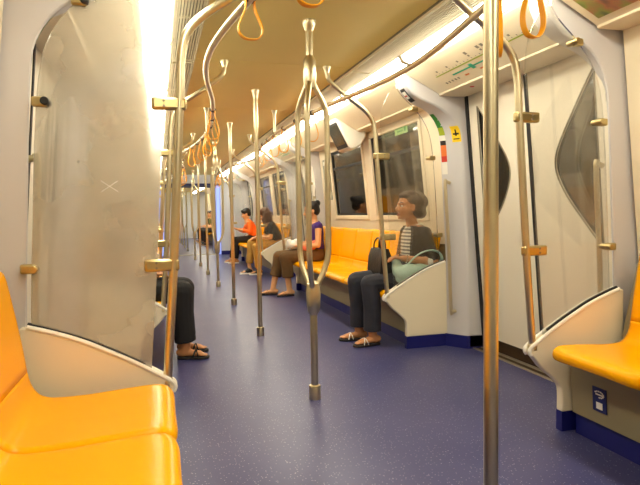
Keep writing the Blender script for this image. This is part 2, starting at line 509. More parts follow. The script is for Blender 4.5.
# the panel's own plane: a along y, q from top (0) to lip (1)
def cp(s, y, q, o=.002):
    x = .91+.275*q; z = 2.090-.135*q
    return Vector((s*(x-.441*o), y, z-.898*o))
def cquad(bm, s, y0, y1, q0, q1, o=.002):
    bm.faces.new([bm.verts.new(cp(s, y, q, o)) for y, q in ((y0, q0), (y1, q0), (y1, q1), (y0, q1))])
def line_map(s, k):
    yc = DOORS[k]; par = panels[(s, k)]
    b = BM(); cquad(b, s, yc-.56, yc+.50, .55, .58); obj('light_green_line', b, 'lime', par)
    b = BM(); cquad(b, s, yc-.10, yc+.34, .69, .73)
    cquad(b, s, yc+.08, yc+.12, .63, .79); obj('teal_line', b, 'teal', par)
    def mark(y0, y1, q0, q1, m_='greymark', nm='station_mark'):
        b = BM(); cquad(b, s, y0, y1, q0, q1, .0025); obj(nm, b, m_, par)
    for i in range(23 if k == 0 else 0):
        y = yc-.53+i*.0455
        mark(y-.003, y+.003, .49+.015*(i % 2), .53)
        if i % 3 == 0: mark(y-.009, y+.009, .41, .46, nm='station_name')
        if i in (8, 9, 12): mark(y-.014, y+.012, .30, .38, nm='station_name')
    for i in range(5 if k == 0 else 0): mark(yc+.32+i*.04, yc+.338+i*.04, .82, .88, nm='printed_note')
    for y in (yc+.02, yc-.02, yc+.2): mark(y, y+.05, .84, .88, 'orange', 'red_note')
    b = BM(); ell(b, cp(s, yc+.38, 1.0, .0)+Vector((s*.09, 0, -.021)), (.018, .018, .006)); obj('door_indicator_lamp', b, 'red', par)
line_map(1, 0)
for kk in (1, 2): line_map(1, kk)

# advert in the near right cove
b = BM()
b.faces.new([b.verts.new(cp(1, y, q, .003)) for y, q in ((.7, .10), (2.20, .10), (2.20, .93), (.7, .93))])
o = obj('advert_poster', b, 'advert')
sm = o.modifiers.new('s', 'SOLIDIFY'); sm.thickness = .0015
tag(o, 'colourful green and brown advert in the sloping panel at top right', 'poster')

# ---- vents and lights along the ceiling
def make_vent(s):
    r = thing('ceiling_vent', '', 'vent')
    p0, p1 = Vector((s*.57, 0, 2.124)), Vector((s*.725, 0, 2.114))
    d = p1-p0; nn = Vector((-s*.010, 0, -.155)).normalized()
    def q(bm, a0, a1, y0, y1, o0, o1):
        vs = []
        for o_ in (o0, o1):
            for a, y in ((a0, y0), (a1, y0), (a1, y1), (a0, y1)):
                p = p0+d*a+nn*o_; vs.append(bm.verts.new((p.x, y, p.z)))
        for f in ((3, 2, 1, 0), (4, 5, 6, 7), (0, 1, 5, 4), (1, 2, 6, 5), (2, 3, 7, 6), (3, 0, 4, 7)): bm.faces.new([vs[i] for i in f])
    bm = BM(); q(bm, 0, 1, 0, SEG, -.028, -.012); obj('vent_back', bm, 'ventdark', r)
    bm = BM()
    for i in range(9):
        a = .08+i*.098; q(bm, a, a+.06, .02, SEG-.02, -.010, .0)
    for y in (.02, SEG/2-.01, SEG-.04): q(bm, 0, 1, y, y+.02, -.011, -.002)
    q(bm, 0, .06, 0, SEG, -.012, .003); q(bm, .94, 1.0, 0, SEG, -.012, .003)
    obj('vent_grille', bm, 'vent', r)
    return r
LSEG = 1.27
def make_light(s):
    r = thing('ceiling_light', '', 'light')
    bm = BM(); prism(bm, [(s*.74, 2.106), (s*.755, 2.074), (s*.80, 2.058), (s*.85, 2.066), (s*.898, 2.094), (s*.898, 2.11), (s*.74, 2.115)], .02, LSEG-.02); obj('diffuser', bm, 'lamp', r)
    bm = BM()
    for y0, y1 in ((0, .02), (LSEG-.02, LSEG)): prism(bm, [(s*.725, 2.108), (s*.75, 2.068), (s*.80, 2.050), (s*.855, 2.059), (s*.91, 2.092), (s*.91, 2.115), (s*.725, 2.12)], y0, y1)
    prism(bm, [(s*.725, 2.108), (s*.74, 2.104), (s*.74, 2.12), (s*.725, 2.12)], .02, LSEG-.02)
    prism(bm, [(s*.898, 2.094), (s*.91, 2.092), (s*.91, 2.118), (s*.898, 2.116)], .02, LSEG-.02)
    obj('light_frame', bm, 'lampframe', r, bevel=.003)
    return r
for s in (1, -1):
    v0, l0 = make_vent(s), make_light(s)
    for idx, k in enumerate(list(range(-3, 7)) + [8, 9, 10, 11]):
        w = {-3: 'behind the near %s seats', -2: 'over the near %s yellow seats', -1: 'over the nearest %s door', 0: 'over the near half of the middle %s bench', 1: 'over the far half of the middle %s bench', 2: 'over the second %s door',
             3: 'over the near half of the far %s bench', 4: 'over the far half of the far %s bench', 5: 'over the third %s door', 6: 'just before the gangway on the %s'}.get(k, 'on the %s in the next carriage, ' + ORD[max(0, k-8)] + ' one') % SIDE[s]
        L = 'grey slatted ceiling vent ' + w; loc = (0, D1+k*SEG-(.50 if k == 6 else 0), 0)
        if idx == 0: v0.location = loc; v0['label'] = L; v0['group'] = 'slatted ceiling vents'
        else: dup(v0, loc, L, 'slatted ceiling vents')
    for k in range(-4, 9):
        L = 'bright white strip light under the %s edge of the ceiling, %s' % (SIDE[s], 'just behind the nearest crossbar' if k == -1 else 'just beyond the nearest crossbar' if k == 0 else '%s before the nearest crossbar' % ORD[-k-1] if k < 0 else '%s beyond the nearest crossbar' % ORD[k])
        loc = (0, 3.48+k*LSEG, 0)
        if k == -4: l0.location = loc; l0['label'] = L; l0['group'] = 'ceiling light strips'
        else: dup(l0, loc, L, 'ceiling light strips')
    for k in range(7): dup(l0, (0, 17.4+k*LSEG, 0), 'bright strip light in the next carriage, %s side, %s along' % (SIDE[s], ORD[k]), 'ceiling light strips')

# ---- seats
def make_seat(s, wdt=.484):
    res = []
    pan = [(.885, .370), (.862, .375), (.845, .386), (.838, .404), (.843, .422), (.858, .434), (.882, .440), (.94, .440), (1.04, .434), (1.12, .428), (1.19, .427), (1.235, .433), (1.265, .452), (1.284, .485), (1.294, .54)]
    back = [(1.294, .54), (1.304, .62), (1.320, .72), (1.338, .82), (1.348, .868), (1.358, .888), (1.374, .892), (1.386, .885)]
    def shell(bm, prof, nm):
        prof = [(x-(.034 if s < 0 else 0)*max(0, min(1, (1.2-x)/.1)), z+.014*(z < .5)) for x, z in prof]
        pr = [(v.x, v.z) for v in spline([(x, 0, z) for x, z in prof], 3)]
        NV = 16; rows = []
        for i, (x, z) in enumerate(pr):
            a = pr[max(i-1, 0)]; c = pr[min(i+1, len(pr)-1)]
            tx, tz = c[0]-a[0], c[1]-a[1]; L = math.hypot(tx, tz) or 1
            nx, nz = -tz/L, tx/L       # towards the sitter
            row = []
            for j in range(NV+1):
                v = -1+2*j/NV; v = math.copysign(abs(v)**.6, v)
                o = -.006*max(0, 1-v*v) - .010*max(0, (abs(v)-.94)/.06)**2 + .003
                rt = .020*abs(v)**7*max(0, min(1, (.92-x)/.05))
                row.append(bm.verts.new((s*(x+nx*o+rt), v*wdt/2, z+nz*o)))
            rows.append(row)
        for a, c in zip(rows, rows[1:]):
            for j in range(NV): bm.faces.new((a[j], a[j+1], c[j+1], c[j]))
    for nm, prof in (('seat_pan', pan), ('backrest', back)):
        bm = BM(); shell(bm, prof, nm)
        bmesh.ops.recalc_face_normals(bm, faces=bm.faces)
        # make sure normals look at the sitter
        bm.faces.ensure_lookup_table()
        f = bm.faces[len(bm.faces)//2]; want = Vector((-s, 0, 1))
        if f.normal.dot(want) < 0: bmesh.ops.reverse_faces(bm, faces=bm.faces)
        me = bpy.data.meshes.new(nm); bm.to_mesh(me); bm.free()
        o = mesh_obj('seat' if nm == 'seat_pan' else nm, me, 'seat', None, angle=60); res.append(o)
        sd = o.modifiers.new('s', 'SOLIDIFY'); sd.thickness = .018; sd.offset = -1
    return res

PROTO = {}
def bench(s, y0, y1, first, nseat, pitch, label):
    r = thing('bench', label, 'bench', (0, (y0+y1)/2, 0), 0, 'yellow seated benches')
    h = (y1-y0)/2; yc = (y0+y1)/2
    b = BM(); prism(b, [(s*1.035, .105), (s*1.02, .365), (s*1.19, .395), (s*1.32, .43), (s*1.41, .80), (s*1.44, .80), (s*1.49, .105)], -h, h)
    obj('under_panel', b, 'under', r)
    b = BM(); box(b, *sorted((s*1.055, s*1.49)), -h, h, 0, .105); obj('kick_board', b, 'blue', r)
    for i in range(nseat):
        y = first+pitch*i-yc
        if s not in PROTO:
            pan, back = make_seat(s); PROTO[s] = (pan, back)
        else:
            pan, back = PROTO[s][0].copy(), PROTO[s][1].copy(); C.objects.link(pan); C.objects.link(back)
        pan.parent = r; pan.location = (0, y, 0); back.parent = pan
    return r
for s in (1, -1):
    bench(s, .66, 2.20, 2.13-.243-.486*2, 3, .486, 'near %s bench of yellow moulded seats against the white divider' % SIDE[s])
    bench(s, 4.045, 7.555, 4.10+.243, 7, .486, 'middle %s bench of yellow seats, beyond the nearest door' % SIDE[s])
    bench(s, 9.40, 12.91, 9.45+.243, 7, .486, 'far %s bench of yellow seats, beyond the second door' % SIDE[s])
    bench(s, 19.65, 23.15, 19.70+.243, 7, .486, 'tiny bench of yellow seats in the next carriage, %s side' % SIDE[s])

# priority sticker under the near right seats
r = thing('seat_sticker', 'small navy sticker with white marks under the near right yellow seats', 'sticker', (1.024, 2.016, 0.220))
b = BM(); box(b, -.003, .001, -.040, .040, -.055, .055); o = obj('sticker_sheet', b, 'navy', r); 
b = BM()
for a0 in range(10):
    a = .6+a0*.45
    box(b, -.0045, -.003, .026*cos(a)-.004, .026*cos(a)+.004, .025+.014*sin(a)-.003, .025+.014*sin(a)+.003)
box(b, -.0045, -.003, -.020, .020, .021, .027)
box(b, -.0045, -.003, -.018, .018, -.042, -.012)
obj('white_marks', b, 'paper', r)
r.rotation_euler = (0, math.radians(-3), 0)
# ---- dividers with glass, clips
TIP = [(.842, .372), (.824, .390), (.822, .410), (.838, .428), (.88, .455), (.96, .505), (1.06, .560), (1.16, .610), (1.26, .648), (1.335, .672)]
top = [(v.x, v.z) for v in spline([(x, 0, z) for x, z in TIP], 3)]
LOW = [(1.36, .095), (1.0, .095), (1.0, .18), (.99, .225), (.945, .27), (.88, .325)]
low = [(v.x, v.z) for v in spline([(x, 0, z) for x, z in LOW[1:]], 3)]
GL = [(.905, .475), (.874, .86), (.832, 1.48), (.812, 1.62), (.802, 1.74), (.82, 1.86), (.87, 1.97), (.94, 2.05)]
gl_left = [(v.x, v.z) for v in spline([(x, 0, z) for x, z in GL], 3)]
GR = [(.94, 2.02), (.99, 1.955), (1.09, 1.865), (1.185, 1.74), (1.235, 1.57), (1.265, 1.2), (1.29, .67)]
gl_right = [(v.x, v.z) for v in spline([(x, 0, z) for x, z in GR], 3)]
def make_divider(s, glass):
    """sd: panel stands in the plane y=0"""
    r = thing('seat_divider', '', 'divider')
    b = BM(); poly = [(s*x, z) for x, z in top] + [(s*1.36, .672)] + [(s*1.36, .095)] + [(s*x, z) for x, z in low]
    prism(b, poly, -.022, .022); obj('divider_panel', b, 'divider', r, bevel=.008, angle=50, segs=3)
    b = BM()   # raised rim along the top edge
    rim = [(s*(x-.002), z+.003) for x, z in top[2:]]
    tube(b, [(x, -.019, z) for x, z in rim], .009, 8); tube(b, [(x, .019, z) for x, z in rim], .009, 8)
    obj('divider_rim', b, 'white', r)
    b = BM(); g = [(s*x, z+.009) for x, z in top if x > .905]
    tube(b, [(x, 0, z) for x, z in g], .009, 8); obj('glass_gasket', b, 'black', r)
    b = BM(); box(b, *sorted((s*1.0, s*1.36)), -.02, .02, 0, .096); obj('kick_board', b, 'blue', r)
    b = BM(); poly = [(s*x, z) for x, z in gl_left] + [(s*(x+(.03 if s < 0 else 0)), z) for x, z in gl_right] + [(s*x, z+.004) for x, z in top[::-1] if .91 < x < 1.28]
    prism(b, poly, -.005, .005); go = obj('glass_screen', b, glass, r, angle=30)
    for z, x in ((.880, .845), (1.50, .800)):
        b = BM(); box(b, *sorted((s*(x-.055), s*(x+.075))), -.016, .016, z-.024, z+.024)
        cb = obj('pole_bracket', b, 'clip', r, bevel=.010, segs=3)
        for k in (-1, 1):
            b = BM(); tube(b, [(s*(x+.03), -.019, z+k*.010), (s*(x+.03), .019, z+k*.010)], .005, 8); obj('bracket_screw', b, 'greymark', cb)
    for z, x in ((.885, 1.285), (1.49, 1.225), (1.86, 1.08)):
        x += .03 if s < 0 else 0
        b = BM(); box(b, *sorted((s*(x-.018), s*(x+.035))), -.017, .017, z-.018, z+.018)
        cb = obj('wall_clip', b, 'clip', r, bevel=.008, segs=3)
        b = BM(); tube(b, [(s*(x-.012), -.034, z), (s*(x-.012), .034, z)], .015, 14)
        obj('clip_button', b, 'black' if s < 0 and z > 1.2 and glass == 'glassl' else 'clip', cb, bevel=.003)
    return r
POLEP = [(.385, 2.15), (.388, 2.10), (.41, 2.04), (.53, 1.945), (.66, 1.855), (.735, 1.775), (.76, 1.68), (.768, 1.55), (.812, .86), (.848, .415)]
def make_stanchion(s):
    r = thing('grab_pole', '', 'pole')
    b = BM(); pts = [(s*x, 0, z) for x, z in POLEP]
    sm = spline(pts[:8], 5)+[Vector(pts[8]), Vector(pts[9])]
    tube(b, sm, .0175, 14); obj('pole_tube', b, 'steel', r)
    b = BM(); lathe(b, (s*.385, 0, 0), [(.030, H), (.030, H-.012), (.021, H-.03), (.019, H-.05)], 16); obj('ceiling_flange', b, 'steel', r)
    b = BM(); lathe(b, (s*.848, 0, 0), [(.024, .408), (.024, .428), (.019, .438)], 16); obj('foot_collar', b, 'steel', r)
    return r
dv = [(D0, 'beside the near %s seats'), (D1, 'at the near end of the middle %s bench'), (D0+P, 'at the far end of the middle %s bench'), (D1+P, 'at the near end of the far %s bench'), (D0+2*P, 'at the far end of the far %s bench')]
for s in (1, -1):
    d0 = make_divider(s, 'glassl' if s < 0 else 'glass'); p0 = make_stanchion(s)
    if s < 0: NEARLEFT = d0
    for i, (y, w) in enumerate(dv):
        w = w % SIDE[s]
        if s == 1 and i == 1: w = 'beside the woman with the teal bag'
        if s == 1 and i == 3: w = 'beside the woman with long brown hair'
        L1 = 'white divider with glass screen ' + w
        L2 = 'curved grab pole on the divider ' + w
        if i == 0:
            d0.location = (0, y, 0); d0['label'] = L1; d0['group'] = 'seat dividers'
            p0.location = (0, y, 0); p0['label'] = L2; p0['group'] = 'divider grab poles'
        else:
            dup(d0, (0, y, 0), L1); dup(p0, (0, y, 0), L2)

# scratched cross on the near left glass
for a_ in (.6, -.6):
    b = BM(); c_ = Vector((-1.035, -.0058, 1.185)); e_ = Vector((.035*cos(a_), 0, .035*sin(a_)))
    tube(b, [c_-e_, c_+e_], .0011, 6); obj('scratch_mark', b, 'post', NEARLEFT)
# vertical grab bars on the posts by each door
def make_bar(s, d):
    r = thing('grab_bar', '', 'grab bar')
    b = BM(); xb = lambda z: 1.36-.045*z
    tube(b, spline([(s*(xb(1.30)+.035), 0, 1.290), (s*(xb(1.30)+.008), 0, 1.295), (s*(xb(1.29)-.005), 0, 1.27), (s*xb(.8), 0, .8), (s*(xb(.30)-.005), 0, .31), (s*(xb(.29)+.008), 0, .285), (s*(xb(.29)+.035), 0, .290)], 5), .0135, 10)
    obj('bar_tube', b, 'grip', r)
    return r
for s in (1, -1):
    g0 = None
    for k in range(2):
        for d, y in ((0, D0+k*P+.10), (1, D1+k*P-.10)):
            L = 'slim vertical steel grab bar on the %s post of the %s %s door' % (('nearer', 'farther')[d], WHERE[k], SIDE[s])
            if g0 is None:
                g0 = make_bar(s, d); g0.location = (0, y, 0); g0['label'] = L; g0['group'] = 'grab bars beside the doors'
            else: dup(g0, (0, y, 0), L)

# ---- floor poles
def make_pole():
    r = thing('floor_pole', '', 'pole')
    b = BM(); lathe(b, (0, 0, 0), [(.0195, .05), (.0195, H-.04)], 18); obj('pole_tube', b, 'steel', r)
    b = BM(); lathe(b, (0, 0, 0), [(.034, 0), (.034, .07), (.032, .076), (.020, .078)], 18); obj('base_collar', b, 'steel', r)
    b = BM(); lathe(b, (0, 0, 0), [(.021, H-.08), (.026, H-.03), (.034, H-.012), (.034, H)], 18); obj('ceiling_flange', b, 'steel', r)
    return r
def make_tri():
    r = thing('triple_pole', '', 'pole')
    b = BM(); lathe(b, (0, 0, 0), [(.021, 1.93), (.021, H-.04)], 18); obj('upper_stem', b, 'steel', r)
    b = BM(); lathe(b, (0, 0, 0), [(.021, .05), (.021, .55)], 18); obj('lower_stem', b, 'steel', r)
    b = BM(); lathe(b, (0, 0, 0), [(.034, 0), (.034, .075), (.032, .08), (.021, .082)], 18); obj('base_collar', b, 'steel', r)
    b = BM(); lathe(b, (0, 0, 0), [(.022, H-.06), (.034, H-.03), (.040, H-.012), (.040, H)], 18); obj('ceiling_flange', b, 'steel', r)
    b = BM(); lathe(b, (0, 0, 0), [(.022, 1.955), (.034, 1.93), (.037, 1.87), (.037, 1.82), (.030, 1.775), (.01, 1.765)], 18); obj('upper_hub', b, 'steel', r)
    b = BM(); lathe(b, (0, 0, 0), [(.022, .49), (.034, .51), (.040, .56), (.042, .62), (.036, .67), (.02, .685)], 18); obj('lower_hub', b, 'steel', r)
    for a in (4, 124, 244):
        a = math.radians(a); b = BM(); R = .098
        f = lambda rr, z: (rr*cos(a), rr*sin(a), z)
        tube(b, spline([f(.012, 1.82), f(.035, 1.775), f(.078, 1.695), f(R, 1.61), f(R, 1.3), f(R, .95), f(R-.004, .83), f(.072, .75), f(.03, .665), f(.012, .62)], 5), .0165, 12)
        obj('splayed_rod', b, 'steel', r)
    return r
fp, tp = make_pole(), make_tri()
ys = [1.2973+SEG*i for i in range(0, 14)]
fl = ['single steel floor pole nearest the camera, crossing the whole picture', None, 'single steel floor pole just beyond the nearest three-rod pole', 'single steel floor pole, second beyond the nearest three-rod pole', None,
      'single steel floor pole just beyond the second three-rod pole', 'single steel floor pole, second beyond the second three-rod pole', None, 'single steel floor pole beyond the third three-rod pole']
pf = tf = False
for i, y in enumerate(ys):
    if abs(y-16.0) < .7: continue
    if i in (1, 4, 7, 10):
        L = 'splayed three-rod steel pole, %s from the camera' % ORD[(i-1)//3]
        if not tf: tp.location = (0, y, 0); tp['label'] = L; tp['group'] = 'three-rod floor poles'; tf = True
        else: dup(tp, (0, y, 0), L)
    else:
        L = fl[i] if i < len(fl) else 'thin steel floor pole seen through the gangway, %s along' % ORD[i-9]
        if not pf: fp.location = (0, y, 0); fp['label'] = L; fp['group'] = 'single floor poles'; pf = True
        else: dup(fp, (0, y, 0), L)

# ---- overhead handrails and straps
RZ = 1.908
RT = [(0, .592), (.4, .566), (.75, .512), (1.1, .455), (1.8, .39), (2.4, .362), (2.7, .356)]
def railx(y):
    d_ = abs((y-3.06+P/2) % P - P/2)
    for (a0, x0), (a1, x1) in zip(RT, RT[1:]):
        if d_ <= a1:
            u_ = (d_-a0)/(a1-a0); return x0+(x1-x0)*u_
    return RT[-1][1]
for s in (1, -1):
    r = thing('overhead_handrail', 'long bowed steel handrail under the ceiling on the %s side' % SIDE[s], 'handrail', (0, 0, 0), 0, 'overhead handrails')
    b = BM(); pts = []; y = -1.0
    while y < 14.9: pts.append((s*(railx(y-.2)+railx(y-.1)+railx(y)+railx(y+.1)+railx(y+.2))/5, y, RZ)); y += .12
    tube(b, pts, .0165, 12); obj('rail_tube', b, 'steel', r)
    for y in (.45, 5.80, 11.15, 12.6):
        b = BM(); x = s*railx(y); lathe(b, (x, y, 0), [(.015, RZ), (.015, H-.04), (.024, H-.02), (.03, H)], 14)
        obj('support_post', b, 'steel', r)
    for y in (.45, 5.80, 11.15, 12.6):
        b = BM(); x = s*railx(y); tube(b, [(s*railx(y-.03), y-.03, RZ), (s*railx(y+.03), y+.03, RZ)], .023, 12); obj('support_clamp', b, 'steel', r)
def make_strap():
    r = thing('hand_strap', '', 'strap')
    # band loop hanging from the rail: rail axis along y at the origin
    def band(bm, pts, w, t):
        rows = []
        n = len(pts)
        for i, p in enumerate(pts):
            a, c = Vector(pts[i-1]), Vector(pts[(i+1) % n]); tg = (c-a).normalized()
            nn = Vector((tg.z, 0, -tg.x)); p = Vector(p); yv = Vector((0, w/2, 0))
            rows.append([bm.verts.new(p+nn*t/2+yv), bm.verts.new(p+nn*t/2-yv), bm.verts.new(p-nn*t/2-yv), bm.verts.new(p-nn*t/2+yv)])
        for i in range(n):
            a, c = rows[i], rows[(i+1) % n]
            for k in range(4): bm.faces.new((a[k], a[(k+1) % 4], c[(k+1) % 4], c[k]))
    half = [(0.0, .019), (.017, .010), (.017, -.02), (.020, -.06), (.034, -.11), (.047, -.160), (.045, -.200), (.027, -.228), (0, -.235)]
    full = half + [(-x, z) for x, z in half[-2:0:-1]]
    pts = [(p.x, 0, p.z) for p in spline([(x, 0, z) for x, z in full]+[(full[0][0], 0, full[0][1])], 4)][:-1]
    b = BM(); band(b, pts, .024, .005); obj('strap_loop', b, 'strap', r, bevel=.0015, angle=50)
    b = BM(); tube(b, [(0, -.016, 0), (0, .016, 0)], .022, 12); obj('rail_sleeve', b, 'black', r)
    return r
st = make_strap(); sfirst = True
def strap(s, y, rot, L, g, k=1):
    global sfirst
    loc = (s*railx(y), y, RZ)
    if sfirst: st.location = loc; st.rotation_euler = (0, 0, rot); st['label'] = L; st['group'] = g; sfirst = False
    else: dup(st, loc, L, g, rot).scale = (1, 1, k)
strap(1, 1.70, .15, 'yellow hand strap hanging at the top right, in front of the white arch', 'near hand straps')
strap(1, 1.94, 1.1, 'yellow hand strap seen edge-on right behind the nearest floor pole', 'near hand straps')
strap(-1, 2.21, .1, 'yellow hand strap loop at the top left on the bent rail', 'near hand straps', .66)
strap(-1, 1.60, .1, 'bottom of a yellow hand strap loop at the top centre edge', 'near hand straps')
for s in (1, -1):
    for i in range(7):
        strap(s, 4.55+.43*i, random.uniform(-.5, .5), 'yellow hand strap over the middle %s bench, %s from the camera' % (SIDE[s], ORD[i]), 'straps over the middle %s bench' % SIDE[s])
    for i in range(7):
        strap(s, 9.9+.43*i, random.uniform(-.5, .5), 'yellow hand strap over the far %s bench, %s from the camera' % (SIDE[s], ORD[i]), 'straps over the far %s bench' % SIDE[s])
# ---- signs and stickers
def post_pt(s, z, y, o=.002):
    """point on the aisle face of a post at height z"""
    for (x0, z0), (x1, z1) in zip(cin, cin[1:]):
        if z0 <= z <= z1 and x1 <= x0+.01:
            t_ = (z-z0)/(z1-z0+1e-9); return Vector((s*(x0+(x1-x0)*t_-o), y, z))
    return Vector((s*(1.3-o), y, z))
def post_face(s, z, yd, far, k=0, o=.0025):
    """sloping jamb of the post: yd measured from the divider edge towards the door"""
    p = post_pt(s, z, 0, 0); kk = max(0, min(1, (1.95-z)/.25)); x = abs(p.x)+.11*kk*(yd/(.155 if far else .12))
    y = (D1+k*P-.02-yd) if far else (D0+k*P+.02+yd)
    return Vector((s*(x-o), y, z))
def fquad(bm, s, z0, z1, a0, a1, far, k=0, o=.0025, n=4):
    for i in range(n):
        u0, u1 = z0+(z1-z0)*i/n, z0+(z1-z0)*(i+1)/n
        bm.faces.new([bm.verts.new(post_face(s, z, a, far, k, o)) for z, a in ((u0, a0), (u0, a1), (u1, a1), (u1, a0))])
def sticker_strip(s, far, label):
    r = thing('sticker_strip', label, 'stickers', (0, 0, 0))
    for m_, z0, z1 in (('green', 1.72, 1.82), ('lime', 1.66, 1.72), ('paper', 1.62, 1.66), ('dark', 1.585, 1.62), ('orange', 1.50, 1.585), ('red', 1.455, 1.50), ('paper', 1.36, 1.455)):
        b = BM(); fquad(b, s, z0, z1, .012, .05, far); obj('sticker_patch', b, m_, r)
sticker_strip(1, True, 'vertical strip of small coloured stickers on the post above the woman')
sticker_strip(-1, False, 'vertical strip of coloured stickers along the left post by the milky glass')
r = thing('exit_sticker', 'small green sticker low on the left post beside the milky glass', 'sticker')
b = BM(); fquad(b, -1, 1.24, 1.32, .012, .05, False); obj('sticker_sheet', b, 'green', r)
b = BM(); fquad(b, -1, 1.265, 1.295, .022, .032, False, 0, .004); obj('white_mark', b, 'paper', r)
r = thing('warning_sticker', 'yellow warning sticker with a black figure beside the nearest right door', 'sticker')
b = BM(); fquad(b, 1, 1.60, 1.72, .095, .155, True); obj('sticker_sheet', b, 'yellow', r)
b = BM(); fquad(b, 1, 1.645, 1.695, .120, .130, True, 0, .004); fquad(b, 1, 1.655, 1.668, .105, .145, True, 0, .004); fquad(b, 1, 1.62, 1.628, .105, .145, True, 0, .004); obj('black_figure', b, 'dark', r)
r = thing('grey_label', 'small pale grey label high on the near right post behind the glass', 'sticker')
b = BM(); fquad(b, 1, 1.60, 1.67, .06, .14, False); obj('label_sheet', b, 'paper', r)
b = BM(); fquad(b, 1, 1.615, 1.655, .075, .105, False, 0, .004); obj('printed_mark', b, 'greymark', r)
# black pictogram plate on the arch head
r = thing('pictogram_plate', 'black plate with white and red pictogram on the white arch above the woman', 'sign')
def arch_pt(tq, y, o): # along the curved head between z 1.93 and 2.02
    z = 1.905+.09*tq; p = post_pt(1, z, y, 0); return Vector((p.x-.7*o, y, z-.7*o))
def aquad(bm, q0, q1, y0, y1, o):
    n_ = 4
    for i in range(n_):
        u0, u1 = q0+(q1-q0)*i/n_, q0+(q1-q0)*(i+1)/n_
        bm.faces.new([bm.verts.new(arch_pt(q, y, o)) for q, y in ((u0, y0), (u0, y1), (u1, y1), (u1, y0))])
b = BM(); aquad(b, 0, 1, D1-.12, D1-.045, .003); obj('plate', b, 'black', r)
b = BM(); aquad(b, .25, .78, D1-.108, D1-.057, .006); obj('white_disc', b, 'paper', r)
b = BM(); aquad(b, .42, .52, D1-.10, D1-.065, .008); obj('red_bar', b, 'red', r)

# small signs on the wall over the windows of the middle bench
def wall_sheet(name, label, cat, s, y0, y1, z0, z1, m_, marks=()):
    r = thing(name, label, cat)
    b = BM(); slab(b, s, y0, y1, z0, z1, .003, lambda z: wx(z)-.003); obj('sheet', b, m_, r)
    for (a0, a1, c0, c1, mm) in marks:
        b = BM(); slab(b, s, y0+(y1-y0)*a0, y0+(y1-y0)*a1, z0+(z1-z0)*c0, z0+(z1-z0)*c1, .002, lambda z: wx(z)-.0045); obj('printed_mark', b, mm, r)
    return r
wall_sheet('green_notice', 'pale green notice above the window nearest the woman', 'sign', 1, 4.72, 5.0, 1.80, 1.89, 'palegreen', ((.1, .25, .2, .8, 'green'), (.35, .9, .55, .7, 'green'), (.35, .8, .25, .38, 'green')))
wall_sheet('pictogram_label', 'small white label with two dark figures above the middle window', 'sign', 1, 6.28, 6.48, 1.865, 1.93, 'wall', ((.1, .38, .1, .72, 'greymark'), (.16, .32, .76, .95, 'greymark'), (.6, .88, .1, .72, 'greymark'), (.66, .82, .76, .95, 'greymark')))
wall_sheet('map_poster', 'grey green framed poster on the wall beyond the windows', 'poster', 1, 7.16, 7.48, 1.25, 1.80, 'poster', ((.08, .92, .86, .95, 'paper'), (.1, .6, .2, .5, 'greymark')))

# screen in a white wedge housing hanging from the cove
r = thing('video_screen', 'white wedge housing with dark screen hanging over the middle right bench', 'screen', (0, 5.62, 0))
b = BM(); prism(b, [(.96, 2.075), (1.125, 1.755), (1.17, 1.74), (1.26, 1.79), (1.31, 1.88), (1.31, 1.94), (1.20, 1.945)], 0, .40); obj('housing', b, 'white', r, bevel=.02, segs=3)
def sc(a, o): return (.978+.142*a-.889*o, 2.04-.275*a-.458*o)
b = BM(); prism(b, [sc(.05, .001), sc(.98, .001), sc(.98, .006), sc(.05, .006)], .03, .37); obj('bezel', b, 'black', r)
b = BM(); prism(b, [sc(.12, .005), sc(.84, .005), sc(.84, .008), sc(.12, .008)], .05, .35); obj('display', b, 'screen', r)

# ---- gangway and far carriage
def plate(bm, x0, x1, z0, z1, y0, y1): box(bm, x0, x1, y0, y1, z0, z1)
b = BM(); plate(b, .80, 1.70, 0, H, END, END+.10); plate(b, -1.70, -.80, 0, H, END, END+.10); plate(b, -.80, .80, 1.92, H, END, END+.10)
struct(obj('wall_far', b, 'plaster'))
b = BM(); plate(b, .80, 1.60, 0, .10, END-.012, END); plate(b, -1.60, -.80, 0, .10, END-.012, END); struct(obj('baseboard_far', b, 'blue'))
b = BM()
for s in (1, -1): plate(b, *sorted((s*.68, s*.80)), 0, 2.0, END+.02, END+1.2)
struct(obj('trim_90', b, 'gang'))
b = BM(); plate(b, -.80, .80, 1.86, 2.05, END+.02, END+1.2); struct(obj('trim_91', b, 'gangdark'))
b = BM(); plate(b, -.68, .68, 0, .012, END+.10, END+.22); struct(obj('trim_92', b, 'sill'))
b = BM(); plate(b, .80, 1.70, 0, H, END+1.1, END+1.2); plate(b, -1.70, -.80, 0, H, END+1.1, END+1.2); plate(b, -.8, .8, 2.0, H, END+1.1, END+1.2); struct(obj('wall_next', b, 'plaster'))
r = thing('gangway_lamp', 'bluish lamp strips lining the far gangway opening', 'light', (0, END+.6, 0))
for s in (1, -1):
    b = BM(); box(b, *sorted((s*.69, s*.775)), -.615, -.585, .02, 1.86); obj('lamp_tube', b, 'ganglamp', r)


